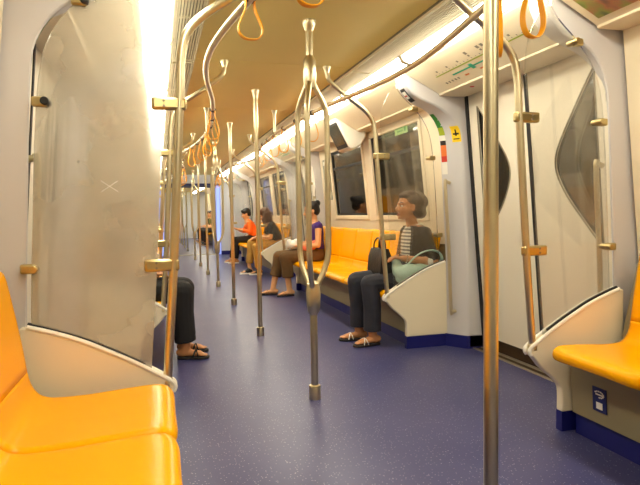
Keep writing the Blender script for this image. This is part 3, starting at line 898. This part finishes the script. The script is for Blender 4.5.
# ------------------------------------------------------------------ people
def V(*a): return Vector(a)
def spine_rings(spec, infl=0, n=24, a0=None, a1=None, thick=None):
    """spec: list of (x, z, rx, ry); rings across the spine, lateral axis y"""
    R = []
    for i, (x, z, rx, ry) in enumerate(spec):
        p = spec[max(0, i-1)]; q = spec[min(len(spec)-1, i+1)]
        t_ = V(q[0]-p[0], 0, q[1]-p[1]).normalized(); f = V(t_.z, 0, -t_.x)
        if a0 is None:
            R.append([V(x, 0, z)+f*((rx+infl)*cos(2*pi*k/n))+V(0, (ry+infl)*sin(2*pi*k/n), 0) for k in range(n)])
        else:
            A = [a0+(a1-a0)*k/n for k in range(n+1)]
            ring = [V(x, 0, z)+f*((rx+infl)*cos(a))+V(0, (ry+infl)*sin(a), 0) for a in A]
            ring += [V(x, 0, z)+f*((rx+infl-thick)*cos(a))+V(0, (ry+infl-thick)*sin(a), 0) for a in A[::-1]]
            R.append(ring)
    return R

def add_hand(bm, wrist, d, up, side, k=1.0, curl=.5):
    """palm and five fingers; d = direction of the hand, up = back of the hand, side = +1 if the thumb lies along up x d"""
    d = d.normalized(); up = (up-d*up.dot(d)).normalized(); w = up.cross(d)*side
    wrist = Vector(wrist)
    for o in (-.024, -.008, .008, .024):
        caps(bm, wrist+w*o*.6*k+d*.008*k, wrist+w*o*k*1.1+d*.078*k, .013*k, .012*k, 8)
    L = {.027: .066, .009: .076, -.009: .070, -.027: .054}
    for o, l in L.items():
        p = wrist+w*o*k+d*.080*k; dirv = d.copy(); a = 0
        for seg, fr in enumerate((.45, .32, .23)):
            a += curl*(.5, .8, .6)[seg]
            dv_ = (d*cos(a)-up*sin(a)).normalized()
            q = p+dv_*l*fr*k; caps(bm, p, q, (.0088, .0080, .0072)[seg]*k, (.0080, .0072, .0062)[seg]*k, 8); p = q
    p = wrist+w*.028*k+d*.022*k
    for l, a in ((.036, .85), (.030, .55), (.022, .3)):
        q = p+(w*sin(a)+d*cos(a)-up*.35).normalized()*l*k; caps(bm, p, q, .011*k, .0088*k, 8); p = q

def person(name, label, loc, rotz, S, voxel=.007):
    r = thing(name, label, 'person', loc, rotz)
    T = S['torso']                                  # (x,z,rx,ry) from pelvis to neck base
    head = Vector(S['head']); hr = Matrix.Rotation(S.get('hyaw', 0), 3, 'Z') @ Matrix.Rotation(S.get('hpitch', 0), 3, 'Y')
    sh = {1: Vector(S['shL']), -1: Vector(S['shR'])}
    el = {1: Vector(S['elL']), -1: Vector(S['elR'])}; wr = {1: Vector(S['wrL']), -1: Vector(S['wrR'])}
    kn = {1: Vector(S['knL']), -1: Vector(S['knR'])}; an = {1: Vector(S['anL']), -1: Vector(S['anR'])}
    hp = {1: V(T[0][0], .085, T[0][1]+.0), -1: V(T[0][0], -.085, T[0][1])}
    hk = S.get('hk', 1.0)
    b = BM()
    rings_loft(b, spine_rings(T))
    neck = V(T[-1][0], 0, T[-1][1])
    caps(b, neck-V(0, 0, .03), head+hr@V(-.02, 0, -.06), .050, .046)
    H_ = lambda c, rr: ell(b, head+hr@(V(*c)*hk), [q*hk for q in rr], hr)
    H_((-.012, 0, .028), (.094, .074, .086)); H_((.028, 0, -.040), (.062, .058, .068)); H_((.050, 0, -.088), (.034, .034, .026))
    H_((.074, 0, -.098), (.018, .022, .016)); H_((.070, 0, .020), (.022, .052, .016))
    for sd in (1, -1):
        H_((.055, .036*sd, -.030), (.030, .024, .030)); H_((-.004, .076*sd, -.012), (.018, .010, .032))
    caps(b, head+hr@V(.088, 0, .006), head+hr@V(.108, 0, -.030), .009, .013); H_((.098, .010, -.036), (.010, .008, .008)); H_((.098, -.010, -.036), (.010, .008, .008))
    for sd in (1, -1):
        chain(b, [sh[sd], el[sd], wr[sd]], [.046, .037, .026]); caps(b, sh[sd], sh[sd]*.5+neck*.5+V(0, 0, -.01), .044, .045)
        mid = el[sd]*.7+wr[sd]*.3; ell(b, mid, (.038, .036, .038))
        hd = Vector(S['hdL' if sd > 0 else 'hdR']); add_hand(b, wr[sd], hd, Vector(S.get('hup', (0, 0, 1))), sd*-1, .98, S.get('curl', .55))
        chain(b, [hp[sd], kn[sd], an[sd]], [.082, .055, .036])
        ell(b, kn[sd]*.68+an[sd]*.32+V(-.018, 0, 0), (.050, .048, .10))
        fd = Vector(S['ftL' if sd > 0 else 'ftR']).normalized(); fz = an[sd].copy(); fz.z = .045 + S.get('sole', .02)-.02
        caps(b, an[sd], fz-fd*.02+V(0, 0, .005), .036, .034)
        base = V(fz.x, fz.y, S.get('sole', .02))
        caps(b, base-fd*.045+V(0, 0, .030), base+fd*.10+V(0, 0, .020), .030, .022); lat = V(-fd.y, fd.x, 0)
        caps(b, base+fd*.02+V(0, 0, .028)+lat*.008, base+fd*.115+V(0, 0, .016)+lat*.014*sd, .026, .016); caps(b, base+fd*.02+V(0, 0, .028), base+fd*.11+V(0, 0, .016)-lat*.020*sd, .026, .015)
        for q, lt in ((-.026, .150), (-.012, .158), (.002, .155), (.014, .147), (.026, .136)):
            caps(b, base+fd*.10+lat*q*sd*-1+V(0, 0, .014), base+fd*lt+lat*q*1.1*sd*-1+V(0, 0, .010), .010 if q < -.02 else .008, .009 if q < -.02 else .007, 8)
    blob('body', b, S['skin'], r, voxel, 3)
    # eyes, brows, lips
    for sd in (1, -1):
        b = BM(); ell(b, head+hr@(V(.080, .031*sd, -.002)*hk), (.012*hk, .015*hk, .008*hk), hr, 12); eo = obj('eye', b, 'eyew', r)
        b = BM(); ell(b, head+hr@(V(.0885, .031*sd, -.002)*hk), (.005*hk, .007*hk, .0065*hk), hr, 10); obj('iris', b, 'dark', eo)
        b = BM(); tube(b, [head+hr@(V(x, y_*sd, z)*hk) for x, y_, z in ((.090, .014, .024), (.088, .032, .030), (.076, .050, .024))], .0035, 6); obj('eyebrow', b, 'dark', r)
    b = BM(); ell(b, head+hr@(V(.088, 0, -.066)*hk), (.010*hk, .024*hk, .006*hk), hr, 12); ell(b, head+hr@(V(.087, 0, -.077)*hk), (.009*hk, .020*hk, .006*hk), hr, 12); obj('lips', b, 'lip', r)
    # hair
    b = BM()
    for c, rr in S['hair']: ell(b, head+hr@V(*c), rr, hr, 18)
    for ch in S.get('hairchains', ()): chain(b, [head+V(*p) for p, _ in ch], [q for _, q in ch], 14)
    blob('hair', b, S['hairmat'], r, voxel, 2)
    if S['hairmat'] == 'hairgrey':
        ho = r.children[-1]
        tx = bpy.data.textures.new('curls', 'CLOUDS'); tx.noise_scale = .022
        dm = ho.modifiers.new('curls', 'DISPLACE'); dm.texture = tx; dm.strength = .022; dm.mid_level = .5
    # trousers
    b = BM()
    nT = S.get('waistn', 3)
    rings_loft(b, spine_rings([(T[0][0]-.01, T[0][1]-.075, T[0][2]*.8, T[0][3]*.85)]+list(T[:nT]), .012))
    for sd in (1, -1):
        e = an[sd]*S['hem']+kn[sd]*(1-S['hem'])
        rr = S.get('legr', (.094, .070, .060))
        ell(b, hp[sd], (.10, .095, .09))
        chain(b, [hp[sd], kn[sd]], rr[:2]); tube(b, [kn[sd], kn[sd]*.5+e*.5+V(-.01, 0, 0), e], [rr[1], rr[1]*.96, rr[2]], 14)
    blob('trousers', b, S['pants'], r, voxel, 4)
    # top
    if 'open' in S:
        b = BM(); rings_loft(b, spine_rings(T[1:], .006)); blob('striped_top', b, S['inner'], r, voxel, 3)
        b = BM(); rr = spine_rings(T[1:-1]+[(T[-1][0]-.012, T[-1][1]-.012, T[-1][2]+.012, T[-1][3]+.02)], .022, 20, math.radians(S['open']), math.radians(360-S['open']), .018)
        rings_loft(b, rr)
    else:
        b = BM(); rings_loft(b, spine_rings(T[1:-1]+[(T[-1][0], T[-1][1]-.02, T[-1][2]+.004, T[-1][3]+.012)], .014))
    sl = S.get('sleeve', .5)
    for sd in (1, -1):
        ell(b, sh[sd], (.060, .058, .058)); caps(b, sh[sd], sh[sd]*.55+neck*.45+V(0, 0, -.02), .056, .050)
        if sl > 0:
            if sl <= 1: e = el[sd]*sl+sh[sd]*(1-sl); tube(b, [sh[sd], e], [.058, .054-.006*sl], 14)
            else:
                e = wr[sd]*(sl-1)+el[sd]*(2-sl); chain(b, [sh[sd], el[sd]], [.058, .050]); tube(b, [el[sd], e], [.050, .038], 14)
    blob(S['topname'], b, S['top'], r, voxel, 4)
    # footwear
    for sd in (1, -1):
        fd = Vector(S['ftL' if sd > 0 else 'ftR']).normalized(); lat = V(-fd.y, fd.x, 0)
        c = V(an[sd].x, an[sd].y, 0); sl_ = S.get('sole', .02)
        b = BM(); out = []
        for u, wv in ((-.065, .012), (-.055, .026), (-.02, .032), (.04, .034), (.10, .044), (.14, .040), (.165, .026), (.172, .010)):
            out.append((u, wv))
        pts = [c+fd*u+lat*wv for u, wv in out]+[c+fd*u-lat*wv for u, wv in out[::-1]]
        vb = [b.verts.new((p.x, p.y, .001)) for p in pts]; vt = [b.verts.new((p.x, p.y, sl_)) for p in pts]
        b.faces.new(vb[::-1]); b.faces.new(vt)
        for i in range(len(pts)): j = (i+1) % len(pts); b.faces.new((vb[i], vb[j], vt[j], vt[i]))
        if S.get('shoes') == 'sneaker':
            so = obj('shoe_sole', b, 'whitecloth', r, bevel=.004)
            b = BM(); caps(b, c-fd*.03+V(0, 0, .055), c+fd*.12+V(0, 0, .038), .040, .028); caps(b, c+V(0, 0, .08), c+fd*.03+V(0, 0, .05), .044, .044)
            blob('shoe_upper', b, S['shoemat'], r, max(voxel, .006), 3)
        else:
            so = obj('sandal', b, 'sandal', r, bevel=.004)
            for u0, u1 in ((.055, .095), (.095, .055)):
                b = BM(); arc = [c+fd*(u0+(u1-u0)*q)+lat*(.041*cos(pi*q))+V(0, 0, sl_-.004+.047*sin(pi*q)) for q in [i/10 for i in range(11)]]
                tube(b, arc, .0075, 8, (1.0, .45)); obj('sandal_strap', b, S['strapmat'], so)
    return r

def seated(**k):
    S = dict(torso=[(0, .520, .115, .165), (-.005, .60, .105, .150), (-.005, .70, .098, .138), (0, .80, .102, .146), (.0, .885, .092, .150), (0, .935, .070, .120), (.005, .965, .052, .062)],
             head=(.035, 0, 1.115), shL=(-.005, .160, .905), shR=(-.005, -.160, .905), elL=(.03, .215, .665), elR=(.05, -.215, .665), wrL=(.23, .10, .645), wrR=(.24, -.09, .645),
             hdL=(.9, -.4, -.1), hdR=(.9, .4, -.1), knL=(.42, .10, .49), knR=(.42, -.10, .49), anL=(.39, .09, .085), anR=(.41, -.10, .085), ftL=(1, .12, 0), ftR=(1, -.12, 0),
             skin='skin1', hairmat='hairblack', hair=[((-.025, 0, .045), (.100, .084, .085)), ((-.06, 0, 0), (.062, .078, .075))], pants='jeans', hem=.92, top='blackshirt', topname='shirt', strapmat='whitecloth')
    S.update(k); return S

FR, FL = pi, 0.0   # right bench looks to -x, left bench to +x
# woman with teal bag
w1 = person('person', 'woman with short curly hair, dark cardigan and jeans behind the right glass', (1.195, 4.29, 0), FR, seated(
    torso=[(0, .520, .115, .170), (-.015, .60, .112, .158), (-.03, .70, .108, .148), (-.035, .80, .110, .152), (-.03, .885, .096, .156), (-.02, .935, .072, .125), (-.01, .965, .052, .062)],
    head=(.035, .01, 1.118), hpitch=-.06, hyaw=.10, shL=(-.035, .168, .895), shR=(-.03, -.165, .895), elL=(-.09, .222, .665), elR=(.0, -.22, .67), wrL=(.16, .178, .700), wrR=(.165, -.11, .66),
    hdL=(.97, -.03, .14), hdR=(.25, .95, .1), knL=(.42, .105, .50), knR=(.46, -.10, .505), anL=(.40, .10, .09), anR=(.44, -.11, .09), ftL=(1, .10, 0), ftR=(1, -.15, 0),
    hair=[((-.03, 0, .05), (.098, .088, .078)), ((-.07, 0, .045), (.105, .092, .085)), ((-.085, 0, -.02), (.075, .085, .08)), ((-.07, 0, .0), (.072, .086, .085)), ((-.06, .05, -.03), (.045, .035, .055)), ((-.06, -.05, -.03), (.045, .035, .055)), ((.03, .0, .085), (.055, .062, .030)), ((-.09, .03, .03), (.05, .05, .05)), ((-.02, .06, .05), (.055, .03, .045)), ((-.10, -.02, -.04), (.055, .05, .05)), ((-.115, .02, .04), (.055, .06, .06)), ((-.02, .0, .10), (.08, .07, .04)), ((-.105, .03, -.05), (.05, .05, .05))],
    hairmat='hairgrey', pants='jeans', hem=.93, legr=(.096, .076, .072), open=38, inner='stripe', top='cardigan', topname='cardigan', sleeve=.95, strapmat='whitecloth', curl=.75), voxel=.006)
b = BM(); tube(b, [V(-.078, .224, .665), V(-.04, .208, .660)], [.049, .046], 14); obj('white_cuff', b, 'whitecloth', w1, bevel=.006)
b = BM()
cw = V(.135, .182, .696); dw = V(.25, -.044, .035).normalized(); u1 = dw.cross(V(0, 0, 1)).normalized(); u2 = dw.cross(u1)
tube(b, [cw+(u1*cos(a)+u2*sin(a))*.030 for a in [i*2*pi/20 for i in range(21)]], .004, 8); obj('bracelet', b, 'chrome', w1)

# black handbag on her lap
r = thing('handbag', 'black leather handbag standing on the lap of the woman with curly hair', 'bag', (1.195-.285, 4.30, .578), pi)
b = BM()
rings_loft(b, [[V(sx*x*w_+.0, sy*y_*w_, z) for sx, sy in ((1, 1), (-1, 1), (-1, -1), (1, -1))] for z, x, y_, w_ in ((-.03, .056, .15, .9), (.015, .055, .15, 1), (.13, .046, .145, 1), (.195, .026, .135, 1), (.20, .022, .13, 1))])
obj('bag_body', b, 'leather', r, bevel=.012, segs=3)
for sx in (1, -1):
    b = BM(); tube(b, spline([(sx*.024, -.07, .185), (sx*.020, -.06, .25), (sx*.012, 0, .285), (sx*.020, .06, .25), (sx*.024, .07, .185)], 5), .006, 8); obj('bag_handle', b, 'leather', r)
b = BM(); box(b, -.03, -.0, -.015, .015, .195, .207); obj('clasp', b, 'chrome', r)
# teal tote bag
r = thing('tote_bag', 'pale teal cloth tote bag under the left arm of the woman with curly hair', 'bag', (1.195, 4.29, 0), pi)
b = BM()
for c, rr in (((.12, .205, .585), (.115, .044, .075)), ((.19, .17, .60), (.060, .06, .055)), ((.02, .21, .60), (.10, .042, .06)), ((-.06, .205, .615), (.075, .036, .045)), ((.20, .13, .635), (.045, .05, .06)), ((.16, .18, .54), (.07, .05, .045))):
    ell(b, c, rr)
blob('bag_body', b, 'tealcloth', r, .008, 4)
b = BM(); tube(b, spline([(.16, .20, .62), (.10, .235, .70), (.03, .258, .750), (-.05, .272, .765), (-.12, .262, .735), (-.15, .235, .68), (-.11, .22, .63)], 5), .016, 10, (1, .4)); obj('bag_strap', b, 'tealcloth', r)

# purple woman
w2 = person('person', 'woman in purple sleeveless top and brown trousers with hair in a bun', (1.16, 7.18, 0), FR, seated(
    head=(.045, 0, 1.105), hpitch=.18, elL=(.02, .225, .66), elR=(.05, -.21, .66), wrL=(.22, .12, .66), wrR=(.25, -.08, .66), knL=(.43, .10, .505), knR=(.47, -.10, .505), anL=(.38, .09, .085), anR=(.56, -.10, .085), ftR=(1, -.2, 0),
    hair=[((-.025, 0, .045), (.100, .084, .085)), ((-.06, 0, .0), (.065, .080, .075)), ((-.105, 0, .085), (.042, .042, .042))], skin='skin2', hairmat='hairblack', pants='brownpants', hem=.62, legr=(.098, .082, .080), top='purple', topname='sleeveless_top', sleeve=0, strapmat='tansandal'), voxel=.010)
r = thing('white_bag', 'white cloth bag with salmon wrap held by the woman in purple', 'bag', (1.16, 7.18, 0), pi)
b = BM(); ell(b, (.31, .02, .665), (.09, .10, .06)); ell(b, (.25, .06, .70), (.06, .07, .05)); ell(b, (.36, .04, .70), (.035, .05, .045)); blob('bag_body', b, 'whitecloth', r, .010, 4)
b = BM(); ell(b, (.13, .13, .63), (.13, .045, .045)); ell(b, (.05, .19, .68), (.07, .03, .05)); blob('salmon_wrap', b, 'pink', r, .010, 4)

# woman with long brown hair leaning forward
LEAN = [(0, .520, .115, .165), (.005, .60, .108, .152), (.04, .70, .100, .140), (.085, .79, .102, .148), (.125, .865, .092, .150), (.15, .905, .070, .120), (.17, .93, .052, .062)]
w3 = person('person', 'woman in black shirt with long brown hair leaning forward on the far bench', (1.21, 9.90, 0), FR, seated(torso=LEAN,
    head=(.215, .0, 1.055), hpitch=.55, shL=(.115, .16, .875), shR=(.115, -.16, .875), elL=(.16, .21, .66), elR=(.18, -.20, .66), wrL=(.34, .08, .665), wrR=(.36, -.06, .665), knL=(.40, .10, .50), knR=(.46, -.06, .56), anL=(.36, .09, .09), anR=(.50, -.08, .16), ftL=(1, .1, 0), sole=.03,
    hair=[((-.025, 0, .045), (.102, .088, .088)), ((-.06, 0, .0), (.070, .086, .085))], hairchains=[[((-.06, .03, .02), .075), ((-.07, .05, -.10), .065), ((-.09, .06, -.22), .045)], [((-.06, -.03, .02), .075), ((-.07, -.05, -.10), .065), ((-.09, -.05, -.20), .045)], [((.0, .07, .02), .04), ((.03, .085, -.09), .035), ((.02, .09, -.17), .025)]],
    skin='skin2', hairmat='hairbrown', pants='khaki', hem=.9, legr=(.096, .074, .064), top='blackshirt', topname='shirt', sleeve=.75, shoes='sneaker', shoemat='leather'), voxel=.010)
# person in orange
w4 = person('person', 'person in bright orange shirt and black trousers leaning forward at the far bench end', (1.225, 12.42, 0), FR, seated(torso=LEAN,
    head=(.185, .0, 1.085), hpitch=.40, shL=(.115, .17, .875), shR=(.115, -.17, .875), elL=(.14, .22, .70), elR=(.2, -.2, .70), wrL=(.36, .10, .74), wrR=(.40, -.05, .76), hdL=(1, -.3, .4), hdR=(1, .3, .4), knL=(.42, .11, .51), knR=(.44, -.10, .51), anL=(.44, .10, .09), anR=(.5, -.12, .09),
    hair=[((-.025, 0, .045), (.104, .088, .088)), ((-.06, 0, .0), (.068, .084, .085)), ((.03, 0, .09), (.05, .07, .03))], skin='skin2', pants='blacktrouser', hem=.95, top='orangeshirt', topname='shirt', sleeve=1.6, shoes='sneaker', shoemat='tansandal', sole=.025), voxel=.010)
# person on the left bench behind the glass
w5 = person('person', 'person in black trousers and sandals on the left, mostly hidden by the milky glass', (-1.15, 4.36, 0), FL, seated(
    torso=[(0, .520, .118, .172), (-.01, .60, .112, .160), (-.015, .70, .106, .150), (-.01, .80, .108, .154), (-.01, .885, .096, .158), (-.005, .935, .072, .125), (.0, .965, .052, .062)],
    hair=[((-.025, 0, .045), (.102, .086, .086)), ((-.06, 0, .0), (.066, .082, .08))], knL=(.46, .10, .51), knR=(.44, -.11, .51), anL=(.47, .11, .09), anR=(.46, -.10, .09), ftL=(1, -.12, 0), ftR=(1, -.2, 0), pants='blacktrouser', hem=.9, legr=(.10, .086, .080), top='blackshirt', topname='shirt', sleeve=.6, strapmat='leather'), voxel=.008)
# tiny passengers in the next carriage
FAR = [(1, 20.0, 'greyshirt', 'blacktrouser', 'grey'), (1, 21.0, 'blackshirt', 'blacktrouser', 'black'), (1, 22.0, 'oliveshirt', 'blacktrouser', 'olive'), (1, 22.9, 'cardigan', 'blacktrouser', 'brown'), (-1, 20.9, 'blackshirt', 'khaki', 'dark')]
for s, y, tm, pm, c in FAR:
    person('person', 'tiny seated passenger in %s shirt %s in the next carriage' % (c, 'beyond the gangway' if s > 0 else 'on the left side'), (s*1.16, y, 0), FR if s > 0 else FL, seated(top=tm, pants=pm, skin='skin2', sleeve=.6, shoes='sneaker', shoemat='leather'), voxel=.014)

# the left flank of the body stands a touch closer to the poles than the right one
bpy.context.view_layer.update()
for o in list(C.objects):
    if o.parent is None and o.type in ('EMPTY', 'MESH') and o.name.split('.')[0] not in ('ceiling_light', 'ceiling_vent', 'bench', 'floor', 'ceiling'):
        ms = [q for q in [o]+list(o.children_recursive) if q.type == 'MESH']
        xs = [(q.matrix_world @ Vector(c)).x for q in ms for c in q.bound_box]
        if xs and max(xs) < 0.05 and (max(xs)+min(xs))/2 < -.3: o.location.x += .02

# ------------------------------------------------------------------ camera, world, look
yaw, pitch, roll = .2816, -.052, -.0159
d = V(sin(yaw)*cos(pitch), cos(yaw)*cos(pitch), sin(pitch)); rr = V(cos(yaw), -sin(yaw), 0); u = rr.cross(d)
rc = rr*cos(roll)+u*sin(roll); uc = -rr*sin(roll)+u*cos(roll)
cam = bpy.data.cameras.new('camera'); co = bpy.data.objects.new('camera', cam); C.objects.link(co)
mx = Matrix((rc, uc, -d)).transposed().to_4x4(); mx.translation = V(-.8464, 0, 1.0712); co.matrix_world = mx
cam.sensor_fit = 'HORIZONTAL'; cam.sensor_width = 36; cam.lens = 560/640*36; cam.clip_start = .02
sc_ = bpy.context.scene; sc_.camera = co
w = bpy.data.worlds.new('night'); sc_.world = w; w.use_nodes = True
w.node_tree.nodes['Background'].inputs['Color'].default_value = (.01, .012, .02, 1); w.node_tree.nodes['Background'].inputs['Strength'].default_value = .3
sc_.view_settings.view_transform = 'Standard'; sc_.view_settings.look = 'None'; sc_.view_settings.exposure = 0; sc_.view_settings.gamma = 1
sc_.view_settings.use_curve_mapping = False
sc_.cycles.use_denoising = True
sc_.cycles.max_bounces = 10; sc_.cycles.transparent_max_bounces = 24; sc_.cycles.transmission_bounces = 12
